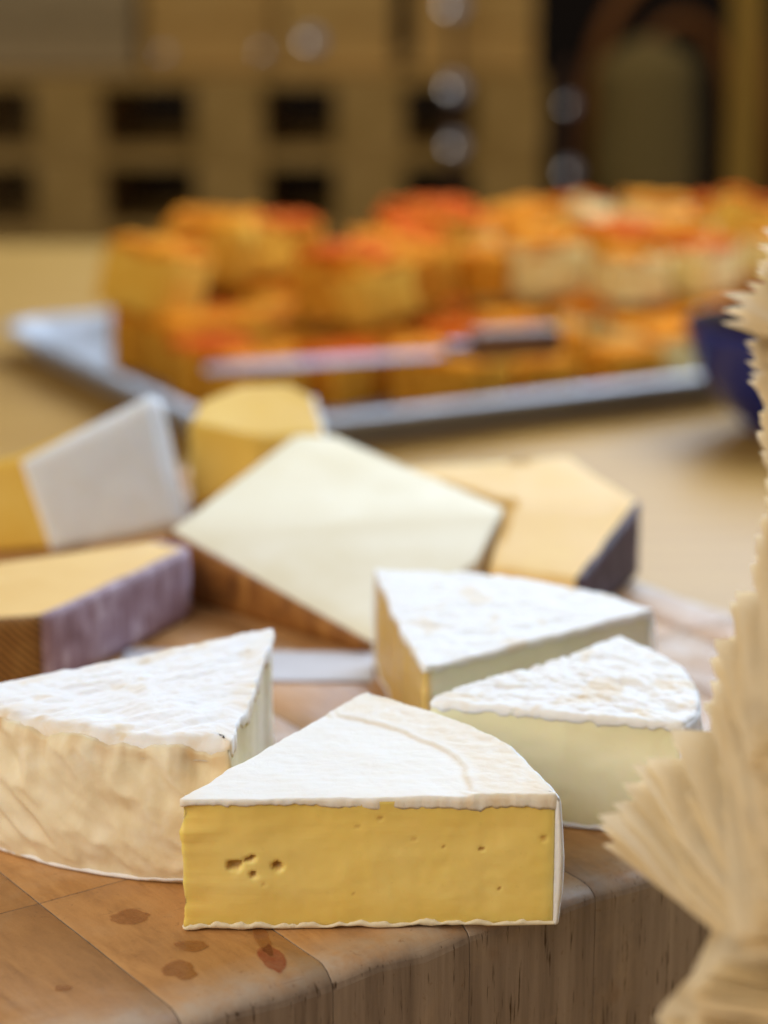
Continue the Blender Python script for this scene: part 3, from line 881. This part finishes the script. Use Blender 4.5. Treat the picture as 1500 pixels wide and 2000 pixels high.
heights = {}
for i in range(11):
    for j in range(6):
        u = 6.2+i*pitch*.98+random.gauss(0, .5); v = 4.6+j*pitch*.98+random.gauss(0, .5)
        if (i < 2 and j < 1) or (i < 1 and j > 4): continue
        kind = 'gold' if random.random() < .5 else ('yellow' if u < 34 else random.choice(('pale', 'pale', 'yellow')))
        heights[i, j] = bread(u, v, 0, kind, random.gauss(0, .28), random.uniform(.82, 1.12))
for i in range(11):
    for j in range(6):
        u = 6.2+i*pitch*.98; v = 4.6+j*pitch*.98
        want = j >= 2 and (i+j) > 3
        if j == 2 and i in (3, 4, 5): want = False
        if not want or random.random() < .42 or (i, j) not in heights: continue
        kind = random.choice(('yellow', 'yellow', 'gold')) if i < 5 else random.choice(('pale', 'yellow', 'gold'))
        heights[i, j, 2] = bread(u+random.gauss(0, .5), v+random.gauss(0, .5), 4.75, kind, random.uniform(-.8, .8), random.uniform(.85, 1.3),
                                 (random.gauss(0, .14), random.gauss(0, .14)))
for px, py, zb, kind, rz, scl in ((440, 560, 4.75, 'yellow', .9, 1.5), (1082, 575, 4.75, 'pale', -.45, 1.05), (1172, 705, 0, 'pale', -.4, 1.1), (700, 620, 4.75, 'gold', .7, 1.25),
                              (860, 520, 4.75, 'gold', .3, 1.3), (560, 545, 4.75, 'gold', .2, 1.2), (1260, 590, 4.75, 'pale', -.1, 1.0), (1390, 575, 4.75, 'pale', .4, 1.0)):
    u, v = uv_of(px, py, TZ+.32+zb); bread(u, v+2.0, zb, kind, rz, scl)

# serving knife with a wooden handle lying over the near bread squares
kn0 = uv_of(405, 735, TZ+6.2); kn2 = uv_of(1105, 688, TZ+6.2)
def pl(uv): return (-9.1+uv[0]*ca-uv[1]*sa, 141+uv[0]*sa+uv[1]*ca)
p0, p2 = pl(kn0), pl(kn2)
kang = math.atan2(p2[1]-p0[1], p2[0]-p0[0]); klen = math.hypot(p2[0]-p0[0], p2[1]-p0[1])
kn = empty('cake_knife', W(p0[0], p0[1], TZ+6.3), kang); tag(kn, 'broad steel cake knife with dark wooden handle resting on the bread', 'knife')
bl = klen*.70
bm = bmesh.new()
pts = [(0, .3), (1.0, 0), (bl*.9, .4), (bl, 1.0), (bl, 2.0), (bl*.9, 2.4), (2.2, 3.0), (.4, 2.4)]
up = [bm.verts.new((x, y, .12)) for x, y in pts]; dn = [bm.verts.new((x, y, 0)) for x, y in pts]
bm.faces.new(up); bm.faces.new(dn[::-1])
for i in range(len(pts)): bm.faces.new((up[i], dn[i], dn[(i+1) % len(pts)], up[(i+1) % len(pts)]))
obj('blade', bm_mesh('blade', bm, M['steel']), kn)
obj('bolster', bm_mesh('bolster', box_bm(bl-.6, bl+1.2, .8, 2.2, -.25, .75, .3), M['steel']), kn)
obj('handle', bm_mesh('handle', box_bm(bl+1.1, klen, .45, 2.6, -.5, 1.5, .55, 3), M['handle'], True), kn)

# cobalt bowl at the right end
def lathe(name, prof, mat, n=56):
    V = []; rows = []
    for r, z in prof:
        rows.append(list(range(len(V), len(V)+n)))
        V += [(r*math.cos(2*math.pi*i/n), r*math.sin(2*math.pi*i/n), z) for i in range(n)]
    return mesh(name, V, ngrid(rows, True), mat)
bowl = empty('bowl', W(28.6, 149.5, TZ+.05)); tag(bowl, 'glossy cobalt blue bowl with dark inside, standing in front of the tray', 'bowl')
obj('outer_shell', lathe('outer_shell', [(.01, 0), (3.4, 0), (3.5, .5), (5.3, 1.9), (7.0, 4.3), (7.8, 7.0), (8.0, 7.5), (7.8, 7.7)], M['bowl']), bowl)
obj('inner_shell', lathe('inner_shell', [(7.81, 7.7), (7.6, 7.4), (6.8, 4.4), (5.1, 2.2), (2.7, 1.1), (.01, 1.0)], M['bowl_in']), bowl)

# ------------------------------------------------------------------ background: stack of pallets with crates, post, chair, sack
PY = 430.0
def wz(z): return (z)*.01
px_x = lambda px: (px-750)/FPX*(PY*math.cos(R(PITCH))+28*math.sin(R(PITCH)))
PL, PR_ = px_x(-190), px_x(1062)
blocks = [px_x(q) for q in (-150, 128, 445, 722, 998)]
shared = {}
def sh(key, fn):
    if key not in shared: shared[key] = fn()
    return shared[key]
PH = 15.1; PD = 80
order = ['at the bottom of the stack', 'second from the floor in the stack', 'in the middle of the stack', 'second from the top of the stack', 'on top of the stack, carrying crates']
def pallet(level):
    root = empty('wooden_pallet', ((PL+PR_)*.005, PY*.01, level*PH*.01+.0006*(level+1)))
    root.rotation_euler[2] = random.gauss(0, .006)
    tag(root, 'weathered wooden pallet '+order[level], 'pallet', 'pallets stacked behind the table')
    hw = (PR_-PL)/2; cx = (PL+PR_)/2
    for j in range(3):
        y = 5+j*35-.0
        o = obj('bottom_board', sh('bb', lambda: bm_mesh('bottom_board', box_bm(-hw, hw, -5, 5, 0, 1.05, .2), M['pallet'])), root, (0, y*.01, 0))
        for bx_ in blocks:
            o = obj('block', sh('bl', lambda: bm_mesh('block', box_bm(-6.6, 6.6, -5, 5, 0, 11.81, .3), M['pallet'])), root, ((bx_-cx)*.01, y*.01, .0106))
        o = obj('stringer_board', sh('sb', lambda: bm_mesh('stringer_board', box_bm(-hw, hw, -5, 5, 0, 1.05, .2), M['pallet'])), root, (0, y*.01, .1288))
    for j in range(7):
        obj('deck_board', sh('db', lambda: bm_mesh('deck_board', box_bm(-hw, hw, -5, 5, 0, 1.05, .2), M['pallet'])), root, (0, (5+j*11.67)*.01, .1394))
    return root
for L_ in range(5): pallet(L_)
PTOP = 5*PH+.35
def crate(x, y, w, d, hgt, mat, label):
    root = empty('slatted_crate', (x*.01, y*.01, PTOP*.01), random.gauss(0, .04))
    tag(root, label, 'crate', 'crates standing on the pallets')
    m_ = M[mat]; ns = 3; sh_ = (hgt-2)/ns
    obj('base_board', bm_mesh('base_board', box_bm(-w/2+.8, w/2-.8, .8, d-.8, 0, 1, .1), m_), root)
    for k in range(ns):
        z0 = .4+k*(sh_+.7)
        for yy in (0, d-.8):
            obj('slat', bm_mesh('slat', box_bm(-w/2, w/2, yy, yy+.8, z0, z0+sh_, .12), m_), root)
        for xx in (-w/2, w/2-.8):
            obj('slat', bm_mesh('slat', box_bm(xx, xx+.8, .85, d-.85, z0, z0+sh_, .12), m_), root)
crate(px_x(70), PY+10, 36, 30, 26, 'crate_grey', 'greyed slatted crate on the pallets at the end away from the post')
crate(px_x(400), PY+14, 26, 28, 25, 'crate', 'narrow tan slatted crate beside the greyed crate on the pallets')
crate(px_x(655), PY+8, 22, 30, 26, 'crate', 'tan slatted crate with a large added glint cap on its front, on the pallets')
crate(px_x(930), PY+12, 24, 28, 24, 'crate', 'tan slatted crate nearest the wooden post on the pallets')

# added steel caps, turned to throw window glints at the camera
win = Vector((.85, 1.85, 1.80))
def glint_stud(px, py, y, rad, parent=None):
    a = R(PITCH)+math.atan((py-1000)/FPX); dep = y*math.cos(R(PITCH))+y*math.tan(a)*math.sin(R(PITCH))
    p = Vector(((px-750)/FPX*dep*.01, y*.01, (BOARD_TOP+CAM_H-y*math.tan(a))*.01))
    n = ((win-p).normalized()+(Vector(cam.location)-p).normalized()).normalized()
    V = []; rows = []; N = 20
    Rb = rad*3.2
    for k in range(7):
        t = k/6*math.asin(rad/Rb); rows.append(list(range(len(V), len(V)+N)))
        V += [(Rb*math.sin(max(t, .001))*math.cos(2*math.pi*i/N), Rb*math.sin(max(t, .001))*math.sin(2*math.pi*i/N), Rb*math.cos(t)-Rb*math.cos(math.asin(rad/Rb))+.25) for i in range(N)]
    rows.append(list(range(len(V), len(V)+N)))
    V += [(rad*math.cos(2*math.pi*i/N), rad*math.sin(2*math.pi*i/N), -1.0) for i in range(N)]
    F = ngrid(rows, True)+[tuple(rows[-1])]
    o = obj('glint_cap', mesh('glint_cap', V, F, M['glint_stud']))
    o.rotation_euler = n.to_track_quat('Z', 'Y').to_euler()
    if parent: o.parent = parent; o.location = p-parent.location
    else:
        o.location = p; tag(o, 'small round steel cap added as a glint on a crate front', 'cap', 'added glint caps on the crates')
for px, py, yy, rad in ((610, 80, PY+6.9, 2.2), (515, 100, PY+13, 1.3), (320, 105, PY+13, 1.1)):
    glint_stud(px, py, yy, rad)
for px, top, lab, caps in ((888, 98, 'thin dark metal upright added to hold three glint caps, against the pallet fronts', ((885, 12, 2.3), (888, 172, 2.2), (889, 284, 1.9))),
                           (1111, 78, 'thin dark metal upright added to hold two glint caps, beside the pallet stack', ((1110, 205, 1.2), (1112, 335, 1.5)))):
    up = empty('glint_upright', (px_x(px)*.01, (PY-1.6)*.01, .002)); tag(up, lab, 'metal post')  # upright added to carry the glint caps
    obj('rod', bm_mesh('rod', box_bm(-.7, .7, -.5, .5, 0, top, .15), M['handle']), up)
    for cx_, cy_, rad in caps: glint_stud(cx_, cy_, PY-2.6, rad, up)

def at(px, py, y):
    a = R(PITCH)+math.atan((py-1000)/FPX); dep = y*math.cos(R(PITCH))+y*math.tan(a)*math.sin(R(PITCH))
    return ((px-750)/FPX*dep, BOARD_TOP+CAM_H-y*math.tan(a))
# golden post
x0, _ = at(1452, 200, 400)
o = obj('wooden_post', bm_mesh('wooden_post', box_bm(-2.6, 2.6, -2.6, 2.6, 0, 230, .4), M['post']), None, (x0*.01, 4.0, .002))
o.rotation_euler[1] = .0
tag(o, 'golden brown upright wooden post beyond the bread tray', 'post')
# bentwood chair seen from behind
def tube(pts, rad, n=10, close=False):
    V = []; rows = []
    for i, p in enumerate(pts):
        p = Vector(p); a = Vector(pts[max(0, i-1)]); b = Vector(pts[min(len(pts)-1, i+1)])
        d = (b-a).normalized(); q = d.to_track_quat('Z', 'Y')
        rows.append(list(range(len(V), len(V)+n)))
        for k in range(n):
            c = q @ Vector((rad*math.cos(2*math.pi*k/n), rad*math.sin(2*math.pi*k/n), 0)); V.append(tuple(p+c))
    return V, ngrid(rows, True)+[tuple(rows[0][::-1]), tuple(rows[-1])]
cxr, _ = at(1330, 150, 480)
ch = empty('bentwood_chair', (cxr*.01, 4.8, .002)); tag(ch, 'dark red-brown bentwood chair with arched back, between pallets and post', 'chair')
def arch(w, h0, h1, y): return [(w*math.cos(R(t)), y, h0+(h1-h0)*math.sin(R(t))) for t in range(0, 181, 10)]
V, F = tube([(20, 0, 0)]+arch(20, 62, 96, 0)+[(-20, 0, 0)], 2.0); obj('back_hoop', mesh('back_hoop', V, F, M['chair']), ch)
V, F = tube([(11, .5, 46)]+arch(11, 62, 84, .5)+[(-11, .5, 46)], 1.5); obj('inner_hoop', mesh('inner_hoop', V, F, M['chair']), ch)
obj('seat', lathe('seat', [(.01, 44), (20, 44), (21, 45), (20.5, 47), (.01, 47)], M['chair']), ch, (0, -.19, 0))
for lx in (-15, 15):
    V, F = tube([(lx, -32, 0), (lx*.9, -30, 44)], 1.6); obj('leg', mesh('leg', V, F, M['chair']), ch)
# sack on the chair
V = []; rows = []
for k in range(15):
    f = k/14; r = 11.5*(1-.12*f)*(sm(0, .08, f)*.15+.85)*(1-.75*sm(.86, 1, f))
    rows.append(list(range(len(V), len(V)+32)))
    V += [(r*(1+.06*fbm(math.cos(2*math.pi*i/32)*1.5, math.sin(2*math.pi*i/32)*1.5, f*3))*math.cos(2*math.pi*i/32), .75*r*math.sin(2*math.pi*i/32), 34*f) for i in range(32)]
sx_, _ = at(1262, 250, 458)
tag(obj('sack', mesh('sack', V, ngrid(rows, True)+[tuple(rows[0][::-1]), tuple(rows[-1])], M['sack']), None, (sx_*.01, 4.58, .474)),
    'plump olive brown sack standing on the bentwood chair', 'sack')
